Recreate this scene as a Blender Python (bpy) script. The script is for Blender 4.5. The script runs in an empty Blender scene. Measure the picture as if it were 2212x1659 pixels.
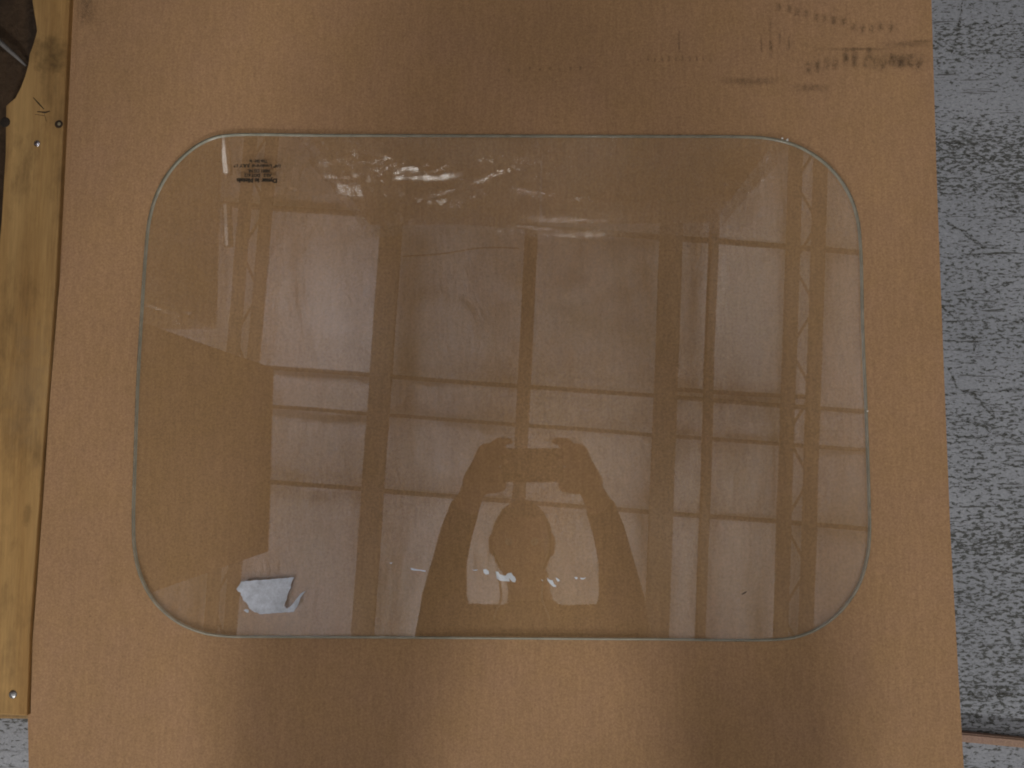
import bpy, bmesh, math, random
from mathutils import Vector, Matrix, noise
random.seed(7)
C = bpy.context.scene.collection
R = math.radians

# ------------------------------------------------------------------ camera
W0, H0, F0 = 2212.0, 1659.0, 1736.0          # measuring grid of the photograph
ZG = 0.150                                    # top face of the glass
CAMZ = 1.100
CAM = Vector((0, 0, CAMZ))
fwd = Vector((-math.tan(R(1.45)), math.tan(R(5.33)), -1)).normalized()
right = fwd.cross(Vector((0, 1, 0))).normalized()
up = right.cross(fwd).normalized()
cd = bpy.data.cameras.new('camera'); cam = bpy.data.objects.new('camera', cd); C.objects.link(cam)
cam.matrix_world = Matrix((right, up, -fwd)).transposed().to_4x4()
cam.location = CAM
cd.sensor_fit = 'HORIZONTAL'; cd.sensor_width = 36.0; cd.lens = 36.0 * F0 / W0
cd.clip_start = 0.002; cd.clip_end = 200
bpy.context.scene.camera = cam

# ------------------------------------------------------------------ world, exposure
w = bpy.data.worlds.new('World'); bpy.context.scene.world = w; w.use_nodes = True
w.node_tree.nodes['Background'].inputs[0].default_value = (1.0, 0.93, 0.86, 1)
w.node_tree.nodes['Background'].inputs[1].default_value = 0.08
vs = bpy.context.scene.view_settings
vs.view_transform = 'Standard'; vs.look = 'None'; vs.exposure = 0; vs.gamma = 1; vs.use_curve_mapping = False
bpy.context.scene.cycles.filter_width = 1.9
bpy.context.scene.cycles.max_bounces = 10
bpy.context.scene.cycles.transparent_max_bounces = 16

# ------------------------------------------------------------------ lamps (of the hall, some added for fill and glints)
def area(name, loc, target, sx, sy, power, col):
    l = bpy.data.lights.new(name, 'AREA'); l.shape = 'RECTANGLE'; l.size = sx; l.size_y = sy
    l.energy = power; l.color = col
    o = bpy.data.objects.new(name, l); C.objects.link(o); o.location = loc
    o.rotation_euler = (Vector(target) - Vector(loc)).to_track_quat('-Z', 'Y').to_euler()
    return o
WHITE = (1.0, 0.97, 0.94); COOL = (0.98, 0.94, 1.0)
area('hall_and_added_lamp', (-0.15, -5.6, 3.75), (0, 0.0, 0), 0.80, 0.62, 174, WHITE)
area('hall_and_added_lamp', (-2.0, -3.2, 4.5), (0, 0.5, 0.9), 0.62, 0.50, 42, WHITE)  # added so the film folds glint, also fills from the left
area('hall_and_added_lamp', (0.30, -2.35, 5.3), (0, 0.4, 1), 0.50, 0.30, 20, WHITE)  # small lamp added behind for glints on the film
area('hall_and_added_lamp', (4.2, -0.8, 5.3), (0.4, -0.2, 0), 0.55, 0.40, 40, WHITE)
area('hall_and_added_lamp', (-4.1, -1.9, 5.3), (-0.2, -0.4, 0), 1.3, 0.5, 14, WHITE)
# added upward lamps, unseen from below, that brighten the ceiling in pools
for (x, y, p, c) in [(-1.75, 1.15, 13, COOL), (-3.2, 1.6, 7, COOL), (0.75, 2.5, 2.0, COOL), (1.9, 1.5, 9, WHITE), (-0.9, -0.4, 4.0, COOL),
                     (-1.9, -1.3, 9, COOL), (1.2, -0.6, 8, WHITE), (3.2, 0.4, 8, COOL), (3.4, 2.6, 6, WHITE), (0.5, 0.3, 4, WHITE),
                     (-0.4, -1.7, 7, WHITE), (2.3, -1.8, 6, COOL)]:
    area('ceiling_fill_lamp', (x, y, 5.05), (x, y, 6), 0.5, 0.5, p * 1.55, c)

# ------------------------------------------------------------------ mapping helpers
def ray(u, v):
    return (right * ((u - W0 / 2) / F0) + up * ((H0 / 2 - v) / F0) + fwd)
def at(u, v, z=ZG):
    d = ray(u, v); t = (CAMZ - z) / -d.z
    return Vector((CAM.x + d.x * t, CAM.y + d.y * t, z))
def mir(u, v, z):                              # a point at height z whose mirror image in the glass is at u, v
    d = ray(u, v); t = ((CAMZ - ZG) + (z - ZG)) / -d.z
    return Vector((CAM.x + d.x * t, CAM.y + d.y * t, z))

# ------------------------------------------------------------------ scene helpers
def obj(name, me, mat=None, parent=None, label=None, cat=None, group=None, kind=None):
    o = bpy.data.objects.new(name, me); C.objects.link(o)
    if mat and me is not None:
        for m in (mat if isinstance(mat, (list, tuple)) else [mat]): me.materials.append(m)
    if parent: o.parent = parent
    if label: o['label'] = label
    if cat: o['category'] = cat
    if group: o['group'] = group
    if kind: o['kind'] = kind
    return o
def thing(name, loc, label, cat, group=None):
    o = bpy.data.objects.new(name, None); C.objects.link(o); o.location = loc; o.empty_display_size = 0.1
    o['label'] = label; o['category'] = cat
    if group: o['group'] = group
    return o
def mesh(bm, name='mesh', smooth=False):
    bmesh.ops.recalc_face_normals(bm, faces=bm.faces)
    me = bpy.data.meshes.new(name); bm.to_mesh(me); bm.free()
    if smooth: me.polygons.foreach_set('use_smooth', [True] * len(me.polygons))
    return me
def rel(pts, o):
    return [Vector(p) - Vector(o) for p in pts]
def add_plate(bm, pts, z0, z1):
    from mathutils.geometry import tessellate_polygon
    n = len(pts)
    b = [bm.verts.new((p[0], p[1], z0)) for p in pts]; t = [bm.verts.new((p[0], p[1], z1)) for p in pts]
    for tri in tessellate_polygon([[Vector((p[0] * 100, p[1] * 100, 0)) for p in pts]]):
        bm.faces.new([t[i] for i in tri]); bm.faces.new([b[i] for i in tri][::-1])
    for i in range(n): bm.faces.new((b[i], b[(i + 1) % n], t[(i + 1) % n], t[i]))
def add_prism(bm, pts, z0, z1, mi_side=0, mi_top=0, mi_bot=None):
    n = len(pts)
    b = [bm.verts.new((p[0], p[1], z0)) for p in pts]; t = [bm.verts.new((p[0], p[1], z1)) for p in pts]
    f = bm.faces.new(t); f.material_index = mi_top
    f2 = bm.faces.new(b[::-1]); f2.material_index = mi_top if mi_bot is None else mi_bot
    sides = []
    for i in range(n):
        s = bm.faces.new((b[i], b[(i + 1) % n], t[(i + 1) % n], t[i])); s.material_index = mi_side; sides.append(s)
    return t, b, sides
def add_box(bm, x0, x1, y0, y1, z0, z1, bevel=0.0):
    t = bmesh.new(); bmesh.ops.create_cube(t, size=1)
    for v in t.verts:
        v.co = Vector(((x0 + x1) / 2 + v.co.x * (x1 - x0), (y0 + y1) / 2 + v.co.y * (y1 - y0), (z0 + z1) / 2 + v.co.z * (z1 - z0)))
    if bevel: bmesh.ops.bevel(t, geom=t.edges[:], offset=bevel, segments=2, affect='EDGES', profile=0.5)
    merge(bm, t)
def merge(bm, t):
    mp = {v: bm.verts.new(v.co) for v in t.verts}
    for f in t.faces:
        try:
            nf = bm.faces.new([mp[v] for v in f.verts]); nf.smooth = f.smooth; nf.material_index = f.material_index
        except ValueError: pass
    t.free()
def add_bar(bm, a, b, wd, ht, upv=Vector((0, 0, 1))):
    a = Vector(a); b = Vector(b); d = (b - a).normalized()
    s = d.cross(upv).normalized() * wd / 2; h = s.cross(d).normalized() * ht / 2
    vs_ = [bm.verts.new(p + i * s + j * h) for p in (a, b) for (i, j) in ((-1, -1), (1, -1), (1, 1), (-1, 1))]
    for q in ((0, 1, 2, 3), (7, 6, 5, 4), (0, 4, 5, 1), (1, 5, 6, 2), (2, 6, 7, 3), (3, 7, 4, 0)):
        bm.faces.new([vs_[i] for i in q])
def add_tube(bm, pts, rads, seg=10, smooth=True):
    rings = []
    for i, p in enumerate(pts):
        p = Vector(p)
        d = (Vector(pts[min(i + 1, len(pts) - 1)]) - Vector(pts[max(i - 1, 0)])).normalized()
        ref = Vector((0, 0, 1)) if abs(d.z) < 0.9 else Vector((1, 0, 0))
        s = d.cross(ref).normalized(); t = s.cross(d)
        r = rads[i] if isinstance(rads, (list, tuple)) else rads
        rings.append([bm.verts.new(p + (s * math.cos(a) + t * math.sin(a)) * r) for a in [k * 2 * math.pi / seg for k in range(seg)]])
    for i in range(len(rings) - 1):
        for k in range(seg):
            f = bm.faces.new((rings[i][k], rings[i][(k + 1) % seg], rings[i + 1][(k + 1) % seg], rings[i + 1][k])); f.smooth = smooth
    bm.faces.new(rings[0][::-1]); bm.faces.new(rings[-1])
def spline(pts, closed=True, n=8):
    out = []; N = len(pts)
    rng = range(N) if closed else range(N - 1)
    for i in rng:
        g = lambda k: Vector(pts[k % N]) if closed else Vector(pts[max(0, min(N - 1, k))])
        p0, p1, p2, p3 = g(i - 1), g(i), g(i + 1), g(i + 2)
        d01 = max((p1 - p0).length ** .5, 1e-6); d12 = max((p2 - p1).length ** .5, 1e-6); d23 = max((p3 - p2).length ** .5, 1e-6)
        m1 = (p1 - p0) / d01 - (p2 - p0) / (d01 + d12) + (p2 - p1) / d12
        m2 = (p2 - p1) / d12 - (p3 - p1) / (d12 + d23) + (p3 - p2) / d23
        if not closed and i == 0: m1 = (p2 - p1) / d12
        if not closed and i == N - 2: m2 = (p2 - p1) / d12
        m1 *= d12; m2 *= d12
        for k in range(n):
            t = k / n
            out.append(p1 * (2*t**3 - 3*t**2 + 1) + m1 * (t**3 - 2*t**2 + t) + p2 * (-2*t**3 + 3*t**2) + m2 * (t**3 - t**2))
    if not closed: out.append(Vector(pts[-1]))
    return out

# ------------------------------------------------------------------ material helpers
class NT:
    def __init__(s, name):
        s.m = bpy.data.materials.new(name); s.m.use_nodes = True; s.t = s.m.node_tree; s.n = s.t.nodes; s.l = s.t.links
        s.n.clear(); s.out = s.n.new('ShaderNodeOutputMaterial'); s.tc = s.n.new('ShaderNodeTexCoord')
    def new(s, typ, **kw):
        nd = s.n.new(typ)
        for k, v in kw.items(): setattr(nd, k, v)
        return nd
    def set(s, sock, v):
        if hasattr(v, 'is_linked') or isinstance(v, bpy.types.NodeSocket): s.l.new(v, sock)
        else: sock.default_value = v
    def mapping(s, scale=(1, 1, 1), loc=(0, 0, 0), rot=(0, 0, 0), src=None):
        m = s.new('ShaderNodeMapping'); s.l.new(src or s.tc.outputs['Object'], m.inputs[0])
        m.inputs['Scale'].default_value = scale; m.inputs['Location'].default_value = loc; m.inputs['Rotation'].default_value = rot
        return m.outputs[0]
    def noise(s, vec, scale, detail=4, rough=0.55, dist=0.0, out=0):
        n_ = s.new('ShaderNodeTexNoise'); s.l.new(vec, n_.inputs['Vector'])
        n_.inputs['Scale'].default_value = scale; n_.inputs['Detail'].default_value = detail
        n_.inputs['Roughness'].default_value = rough; n_.inputs['Distortion'].default_value = dist
        return n_.outputs[out]
    def ramp(s, fac, stops, interp='LINEAR'):
        r = s.new('ShaderNodeValToRGB'); r.color_ramp.interpolation = interp; s.l.new(fac, r.inputs[0])
        e = r.color_ramp.elements
        while len(e) < len(stops): e.new(0.5)
        for q, (p, c) in zip(e, stops):
            q.position = p; q.color = (c, c, c, 1) if isinstance(c, (int, float)) else (*c, 1)
        return r.outputs[0]
    def math(s, op, a, b=0.0, clamp=False):
        m = s.new('ShaderNodeMath', operation=op, use_clamp=clamp); s.set(m.inputs[0], a); s.set(m.inputs[1], b); return m.outputs[0]
    def mix(s, fac, a, b, blend='MIX'):
        m = s.new('ShaderNodeMix', data_type='RGBA', blend_type=blend); s.set(m.inputs[0], fac)
        for sock, v in ((m.inputs[6], a), (m.inputs[7], b)):
            if isinstance(v, tuple): sock.default_value = (*v, 1)
            else: s.l.new(v, sock)
        return m.outputs[2]
    def bump(s, h, strength, dist):
        b = s.new('ShaderNodeBump'); s.l.new(h, b.inputs['Height']); b.inputs['Strength'].default_value = strength; b.inputs['Distance'].default_value = dist
        return b.outputs[0]
    def pbr(s, col, rough=0.6, normal=None, metallic=0.0, spec=0.5):
        p = s.new('ShaderNodeBsdfPrincipled')
        if isinstance(col, tuple): p.inputs['Base Color'].default_value = (*col, 1)
        else: s.l.new(col, p.inputs['Base Color'])
        s.set(p.inputs['Roughness'], rough); p.inputs['Metallic'].default_value = metallic
        p.inputs['Specular IOR Level'].default_value = spec
        if normal is not None: s.l.new(normal, p.inputs['Normal'])
        s.l.new(p.outputs[0], s.out.inputs[0]); s.p = p
        return s.m
    def xyz(s, vec=None):
        x = s.new('ShaderNodeSeparateXYZ'); s.l.new(vec or s.tc.outputs['Object'], x.inputs[0]); return x.outputs

# cardboard: kraft liner with fibres, faint flute lines and blotches
def m_cardboard(base=(0.40, 0.218, 0.098), name='kraft_cardboard', flute=True):
    k = NT(name)
    big = k.ramp(k.noise(k.mapping(), 2.6, 3), [(0.35, 0.0), (0.68, 1.0)])
    c = k.mix(big, tuple(b * 0.955 for b in base), tuple(b * 1.045 for b in base))
    red = k.ramp(k.noise(k.mapping(loc=(3, 1, 0)), 17, 4, 0.6), [(0.35, 0.0), (0.7, 1.0)])
    c = k.mix(k.math('MULTIPLY', red, 0.45), c, (base[0] * 1.02, base[1] * 1.01, base[2] * 1.22))
    gr = k.ramp(k.noise(k.mapping(), 420, 3, 0.7), [(0.3, 0.70), (0.7, 1.27)])
    c = k.mix(0.65, c, gr, 'MULTIPLY')
    fib = k.ramp(k.noise(k.mapping(scale=(260, 30, 60)), 1, 3, 0.6), [(0.35, 0.90), (0.65, 1.08)])
    c = k.mix(0.6, c, fib, 'MULTIPLY')
    sp = k.ramp(k.noise(k.mapping(loc=(9, 4, 0), scale=(1, 1.6, 1)), 150, 2, 0.5), [(0.23, 1.0), (0.29, 0.0)])
    c = k.mix(k.math('MULTIPLY', sp, 0.35), c, (base[0] * 0.5, base[1] * 0.5, base[2] * 0.5))
    sp2 = k.ramp(k.noise(k.mapping(loc=(2, 7, 0), scale=(1.6, 1, 1)), 120, 2, 0.5), [(0.76, 0.0), (0.80, 1.0)])
    c = k.mix(k.math('MULTIPLY', sp2, 0.35), c, (base[0] * 1.5, base[1] * 1.5, base[2] * 1.6))
    h = k.noise(k.mapping(), 300, 4, 0.6)
    if flute:
        wv = k.new('ShaderNodeTexWave', wave_type='BANDS', bands_direction='X')
        k.l.new(k.mapping(), wv.inputs[0]); wv.inputs['Scale'].default_value = 38; wv.inputs['Distortion'].default_value = 1.2
        h = k.math('ADD', k.math('MULTIPLY', h, 1.0), k.math('MULTIPLY', wv.outputs['Fac'], 0.15))
    big_h = k.math('MULTIPLY', k.noise(k.mapping(), 5, 2), 6)
    return k.pbr(c, 0.82, k.bump(k.math('ADD', h, big_h), 0.5, 0.0006), spec=0.25)
CARD = m_cardboard((0.378, 0.228, 0.114))
CARD_EDGE = m_cardboard((0.47, 0.27, 0.125), 'cardboard_cut_edge', False)
CARTON = m_cardboard((0.30, 0.185, 0.105), 'carton_board')

def m_floor():
    k = NT('worn_painted_concrete')
    warp = k.mapping(rot=(0, 0, R(4)))
    g = k.ramp(k.noise(warp, 3.2, 4), [(0.3, (0.255, 0.272, 0.298)), (0.7, (0.345, 0.362, 0.39))])
    # pits where the paint has peeled, denser in wear bands that cross the floor
    band = k.ramp(k.noise(k.mapping(scale=(0.9, 6.5, 1), rot=(0, 0, R(-6)), loc=(1.3, 0.4, 0)), 1.5, 3, 0.6), [(0.38, 0.0), (0.68, 1.0)])
    pit = k.noise(k.mapping(scale=(1.0, 2.4, 1), rot=(0, 0, R(-4))), 112, 6, 0.68, 0.3)
    thr = k.math('SUBTRACT', pit, k.math('MULTIPLY', band, -0.10))
    pm = k.ramp(thr, [(0.565, 0.0), (0.615, 1.0)])
    g = k.mix(k.math('MULTIPLY', pm, 0.95), g, (0.075, 0.078, 0.07))
    # long horizontal scratches
    sc = k.noise(k.mapping(scale=(12, 190, 1), rot=(0, 0, R(-5)), loc=(0.4, 0.1, 0)), 1, 4, 0.6, 0.3)
    sm = k.ramp(sc, [(0.61, 0.0), (0.67, 1.0)])
    g = k.mix(k.math('MULTIPLY', sm, 0.85), g, (0.065, 0.065, 0.056))
    sc2 = k.noise(k.mapping(scale=(9, 75, 1), rot=(0, 0, R(38)), loc=(2.4, 3.1, 0)), 1, 3, 0.5, 0.2)
    sm2 = k.ramp(sc2, [(0.71, 0.0), (0.74, 1.0)])
    g = k.mix(k.math('MULTIPLY', sm2, 0.8), g, (0.06, 0.06, 0.05))
    fine = k.ramp(k.noise(k.mapping(), 260, 4, 0.7), [(0.3, 0.72), (0.7, 1.2)])
    g = k.mix(0.8, g, fine, 'MULTIPLY')
    ht = k.math('SUBTRACT', k.noise(k.mapping(), 180, 3), k.math('ADD', pm, sm))
    return k.pbr(g, k.ramp(pm, [(0, 0.5), (1, 0.85)]), k.bump(ht, 0.4, 0.001))
FLOOR = m_floor()
def m_scratch():
    k = NT('bare_dark_scratch')
    e = k.ramp(k.noise(k.mapping(scale=(1, 2.5, 1)), 150, 4, 0.7), [(0.44, 0.0), (0.62, 0.95)])
    d = k.new('ShaderNodeBsdfDiffuse'); d.inputs[0].default_value = (0.085, 0.085, 0.07, 1)
    t = k.new('ShaderNodeBsdfTransparent'); mx = k.new('ShaderNodeMixShader')
    k.l.new(e, mx.inputs[0]); k.l.new(t.outputs[0], mx.inputs[1]); k.l.new(d.outputs[0], mx.inputs[2]); k.l.new(mx.outputs[0], k.out.inputs[0])
    return k.m
SCRATCH = m_scratch()
def m_scuff():
    k = NT('grey_rub_mark')
    e = k.ramp(k.noise(k.mapping(scale=(1.6, 1, 1)), 190, 4, 0.7), [(0.30, 0.0), (0.72, 0.42)])
    uv = k.new('ShaderNodeUVMap'); x = k.xyz(uv.outputs[0])
    fx = k.math('SUBTRACT', 1.0, k.math('ABSOLUTE', x[0])); fy = k.math('SUBTRACT', 1.0, k.math('ABSOLUTE', x[1]))
    soft = k.math('MULTIPLY', k.ramp(fx, [(0, 0), (0.9, 1)]), k.ramp(fy, [(0, 0), (0.6, 1)]))
    a = k.math('MULTIPLY', e, soft)
    d = k.new('ShaderNodeBsdfDiffuse'); d.inputs[0].default_value = (0.06, 0.05, 0.04, 1)
    t = k.new('ShaderNodeBsdfTransparent'); mx = k.new('ShaderNodeMixShader')
    k.l.new(a, mx.inputs[0]); k.l.new(t.outputs[0], mx.inputs[1]); k.l.new(d.outputs[0], mx.inputs[2]); k.l.new(mx.outputs[0], k.out.inputs[0])
    return k.m
SCUFF = m_scuff()

def m_wood(name, light, dark, rough=0.7):
    k = NT(name)
    v = k.mapping(scale=(34, 2.0, 20))
    n1 = k.noise(v, 1, 5, 0.6, 0.5)
    c = k.mix(k.ramp(n1, [(0.34, 0.0), (0.66, 1.0)]), dark, light)
    v2 = k.mapping(scale=(8, 0.9, 6), loc=(2, 2, 0))
    c = k.mix(k.math('MULTIPLY', k.ramp(k.noise(v2, 1, 3), [(0.4, 0.0), (0.7, 1.0)]), 0.5), c, (light[0] * 0.95, light[1] * 0.82, light[2] * 0.6))
    fine = k.ramp(k.noise(k.mapping(scale=(420, 22, 200)), 1, 3, 0.6), [(0.3, 0.82), (0.7, 1.14)])
    c = k.mix(0.7, c, fine, 'MULTIPLY')
    dirt = k.ramp(k.noise(k.mapping(scale=(22, 9, 10), loc=(5, 0.3, 0)), 1, 5, 0.7), [(0.50, 0.0), (0.70, 1.0)])
    c = k.mix(k.math('MULTIPLY', dirt, 0.62), c, (dark[0] * 0.5, dark[1] * 0.5, dark[2] * 0.55))
    return k, c
k, c = m_wood('sawn_pine', (0.45, 0.285, 0.112), (0.28, 0.16, 0.058))
# darker brown patch with its own outline near the upper end of the board, and an oval knot lower down
def blob(k, cx, cy, rx, ry, lo, hi):
    m = k.new('ShaderNodeMapping'); k.l.new(k.tc.outputs['Object'], m.inputs[0])
    m.inputs['Location'].default_value = (-cx / rx, -cy / ry, 0); m.inputs['Scale'].default_value = (1 / rx, 1 / ry, 0)
    ln = k.new('ShaderNodeVectorMath', operation='LENGTH'); k.l.new(m.outputs[0], ln.inputs[0])
    nz = k.math('MULTIPLY', k.math('SUBTRACT', k.noise(k.mapping(), 45, 5, 0.7), 0.5), 2.2)
    return k.ramp(k.math('ADD', ln.outputs['Value'], nz), [(lo, 1.0), (hi, 0.0)])
s1 = at(112, 122, ZG - 0.001); s2 = at(58, 1110, ZG - 0.001); s3 = at(62, 830, ZG - 0.001)
c = k.mix(k.math('MULTIPLY', blob(k, s1.x, s1.y, 0.034, 0.030, 0.2, 1.25), 0.75), c, (0.09, 0.055, 0.02))
c = k.mix(k.math('MULTIPLY', blob(k, s2.x, s2.y, 0.006, 0.018, 0.5, 1.0), 0.5), c, (0.17, 0.10, 0.035))
c = k.mix(k.math('MULTIPLY', blob(k, s3.x, s3.y, 0.035, 0.09, 0.2, 1.1), 0.22), c, (0.15, 0.13, 0.10))
PINE = k.pbr(c, 0.72, k.bump(k.noise(k.mapping(scale=(300, 16, 100)), 1, 4), 0.35, 0.0008), spec=0.3)
k, c = m_wood('bark_and_shade_wood', (0.060, 0.034, 0.015), (0.022, 0.013, 0.007))
BARK_SHADE = k.pbr(c, 0.9, k.bump(k.noise(k.mapping(), 60, 5), 0.9, 0.006))  # dark tone of knot and crack, also painted shade of the broken corner
k, c = m_wood('pallet_pine', (0.36, 0.24, 0.11), (0.24, 0.15, 0.06)); PALLET = k.pbr(c, 0.8)
k = NT('nail_steel'); NAIL = k.pbr(k.ramp(k.noise(k.mapping(), 600, 3), [(0.3, (0.22, 0.22, 0.22)), (0.7, (0.5, 0.5, 0.5))]), 0.32, metallic=0.85)
k = NT('bright_nail_steel'); NAILB = k.pbr(k.ramp(k.noise(k.mapping(), 900, 3), [(0.3, (0.6, 0.58, 0.62)), (0.7, (0.9, 0.9, 0.95))]), 0.2, metallic=1.0)
k = NT('black_void'); VOID = k.pbr(k.ramp(k.noise(k.mapping(), 300, 3), [(0.3, (0.012, 0.009, 0.006)), (0.7, (0.03, 0.02, 0.012))]), 0.9)

# glass: each face reflects by Schlick and lets the rest through with a faint grey green tint
def m_glass():
    k = NT('clear_laminated_glass')
    g = k.new('ShaderNodeNewGeometry')
    dt = k.new('ShaderNodeVectorMath', operation='DOT_PRODUCT'); k.l.new(g.outputs['Normal'], dt.inputs[0]); k.l.new(g.outputs['Incoming'], dt.inputs[1])
    a = k.math('SUBTRACT', 1.0, k.math('ABSOLUTE', dt.outputs['Value']), True)
    f = k.math('ADD', 0.043, k.math('MULTIPLY', k.math('POWER', a, 5.0), 0.957))
    gl = k.new('ShaderNodeBsdfGlossy'); gl.inputs['Roughness'].default_value = 0.0; gl.inputs['Color'].default_value = (1, 1, 1, 1)
    tr = k.new('ShaderNodeBsdfTransparent'); tr.inputs[0].default_value = (0.980, 0.984, 0.968, 1)
    b = k.bump(k.noise(k.mapping(), 3.0, 2), 0.12, 0.0012); k.l.new(b, gl.inputs['Normal'])
    mx = k.new('ShaderNodeMixShader'); k.l.new(f, mx.inputs[0]); k.l.new(tr.outputs[0], mx.inputs[1]); k.l.new(gl.outputs[0], mx.inputs[2])
    k.l.new(mx.outputs[0], k.out.inputs[0]); return k.m
GLASS = m_glass()
def m_glass_edge():
    k = NT('seamed_glass_edge')
    col = k.ramp(k.noise(k.mapping(), 40, 3), [(0.3, (0.035, 0.075, 0.062)), (0.7, (0.075, 0.125, 0.108))])
    p = k.new('ShaderNodeBsdfPrincipled'); k.l.new(col, p.inputs['Base Color']); p.inputs['Roughness'].default_value = 0.28
    p.inputs['Normal'].default_value
    k.l.new(k.bump(k.noise(k.mapping(), 260, 3), 0.5, 0.0006), p.inputs['Normal'])
    tr = k.new('ShaderNodeBsdfTransparent'); tr.inputs[0].default_value = (0.62, 0.70, 0.64, 1)
    mx = k.new('ShaderNodeMixShader'); mx.inputs[0].default_value = 0.60
    k.l.new(tr.outputs[0], mx.inputs[1]); k.l.new(p.outputs[0], mx.inputs[2]); k.l.new(mx.outputs[0], k.out.inputs[0]); return k.m
EDGE = m_glass_edge()
def m_glass_arris():
    k = NT('ground_glass_arris')
    col = k.ramp(k.noise(k.mapping(), 60, 3), [(0.3, (0.36, 0.40, 0.35)), (0.7, (0.55, 0.58, 0.50))])
    p = k.new('ShaderNodeBsdfPrincipled'); k.l.new(col, p.inputs['Base Color']); p.inputs['Roughness'].default_value = 0.22
    tr = k.new('ShaderNodeBsdfTransparent'); mx = k.new('ShaderNodeMixShader'); mx.inputs[0].default_value = 0.55
    k.l.new(tr.outputs[0], mx.inputs[1]); k.l.new(p.outputs[0], mx.inputs[2]); k.l.new(mx.outputs[0], k.out.inputs[0]); return k.m
ARRIS = m_glass_arris()
k = NT('fired_black_print'); INK = k.pbr(k.ramp(k.noise(k.mapping(), 500, 2), [(0.3, (0.018, 0.012, 0.006)), (0.7, (0.04, 0.03, 0.018))]), 0.6)
def m_paper(name, base, amp=0.14):
    k = NT(name)
    n1 = k.ramp(k.noise(k.mapping(), 95, 4, 0.7), [(0.3, 1 - amp), (0.7, 1 + amp)])
    c = k.mix(1.0, k.mix(1.0, base, (1, 1, 1), 'MULTIPLY'), n1, 'MULTIPLY')
    n2 = k.ramp(k.noise(k.mapping(), 600, 3, 0.7), [(0.3, 0.85), (0.7, 1.12)])
    c = k.mix(0.7, c, n2, 'MULTIPLY')
    return k.pbr(c, 0.85, k.bump(k.noise(k.mapping(), 350, 4), 0.5, 0.0006))
PAPER = m_paper('torn_label_paper', (0.58, 0.62, 0.69), 0.24)
RESIDUE = m_paper('label_paper_scraps', (0.72, 0.76, 0.86), 0.08)

def m_ceiling():
    k = NT('white_faced_roof_insulation')
    c = k.ramp(k.noise(k.mapping(), 1.1, 4, 0.6), [(0.3, (0.66, 0.66, 0.70)), (0.7, (0.80, 0.79, 0.79))])
    wr = k.noise(k.mapping(scale=(1.0, 0.35, 1)), 5, 5, 0.6, 1.2)
    sag = k.noise(k.mapping(), 0.8, 2)
    h = k.math('ADD', wr, k.math('MULTIPLY', sag, 3.0))
    return k.pbr(c, 0.6, k.bump(h, 0.9, 0.12))
CEIL = m_ceiling()
def m_steel(name, col, rough=0.6):
    k = NT(name); c = k.mix(k.ramp(k.noise(k.mapping(), 5, 4), [(0.3, 0.0), (0.7, 1.0)]), tuple(x * 0.8 for x in col), tuple(x * 1.15 for x in col))
    return k.pbr(c, rough, k.bump(k.noise(k.mapping(), 40, 3), 0.2, 0.002))
JOIST = m_steel('painted_joist_steel', (0.11, 0.088, 0.066)); PURLIN = m_steel('grey_purlin_steel', (0.09, 0.08, 0.07))
WALLP = m_steel('far_hall_lining', (0.42, 0.40, 0.38))

def m_film():
    k = NT('stretch_film')
    v = k.mapping(scale=(1.0, 1.0, 3.0), rot=(0, R(18), 0))
    hgt = k.math('ADD', k.noise(v, 7, 3, 0.5, 1.0), k.math('MULTIPLY', k.noise(k.mapping(scale=(60, 60, 3)), 1, 2), 0.22))
    b = k.bump(hgt, 0.5, 0.006)
    gl = k.new('ShaderNodeBsdfGlossy'); gl.inputs['Roughness'].default_value = 0.19; k.l.new(b, gl.inputs['Normal'])
    tr = k.new('ShaderNodeBsdfTransparent'); tr.inputs[0].default_value = (0.93, 0.93, 0.93, 1)
    fr = k.new('ShaderNodeLayerWeight'); fr.inputs[0].default_value = 0.35; k.l.new(b, fr.inputs['Normal'])
    f = k.math('ADD', 0.12, k.math('MULTIPLY', fr.outputs['Facing'], 0.30), True)
    mx = k.new('ShaderNodeMixShader'); k.l.new(f, mx.inputs[0]); k.l.new(tr.outputs[0], mx.inputs[1]); k.l.new(gl.outputs[0], mx.inputs[2])
    k.l.new(mx.outputs[0], k.out.inputs[0]); return k.m
FILM = m_film()
k = NT('skin'); SKIN = k.pbr(k.ramp(k.noise(k.mapping(), 30, 4), [(0.3, (0.66, 0.34, 0.27)), (0.7, (0.78, 0.44, 0.36))]), 0.5)
k = NT('dark_knit'); SHIRT = k.pbr(k.ramp(k.noise(k.mapping(), 60, 4), [(0.3, (0.030, 0.025, 0.022)), (0.7, (0.055, 0.045, 0.04))]), 0.85, k.bump(k.noise(k.mapping(), 18, 4), 0.6, 0.02))
k = NT('denim'); DENIM = k.pbr(k.ramp(k.noise(k.mapping(), 200, 3), [(0.3, (0.03, 0.04, 0.07)), (0.7, (0.07, 0.09, 0.14))]), 0.85, k.bump(k.noise(k.mapping(), 14, 4), 0.6, 0.02))
k = NT('brown_hair'); HAIR = k.pbr(k.ramp(k.noise(k.mapping(scale=(1, 6, 1)), 60, 4), [(0.3, (0.03, 0.02, 0.012)), (0.7, (0.08, 0.05, 0.03))]), 0.6)
k = NT('phone_black'); PHONE = k.pbr(k.ramp(k.noise(k.mapping(), 40, 2), [(0.3, (0.012, 0.012, 0.013)), (0.7, (0.02, 0.02, 0.022))]), 0.3)
k = NT('phone_lens'); LENS = k.pbr(k.ramp(k.noise(k.mapping(), 40, 2), [(0.3, (0.01, 0.01, 0.02)), (0.7, (0.02, 0.02, 0.04))]), 0.05)
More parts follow.
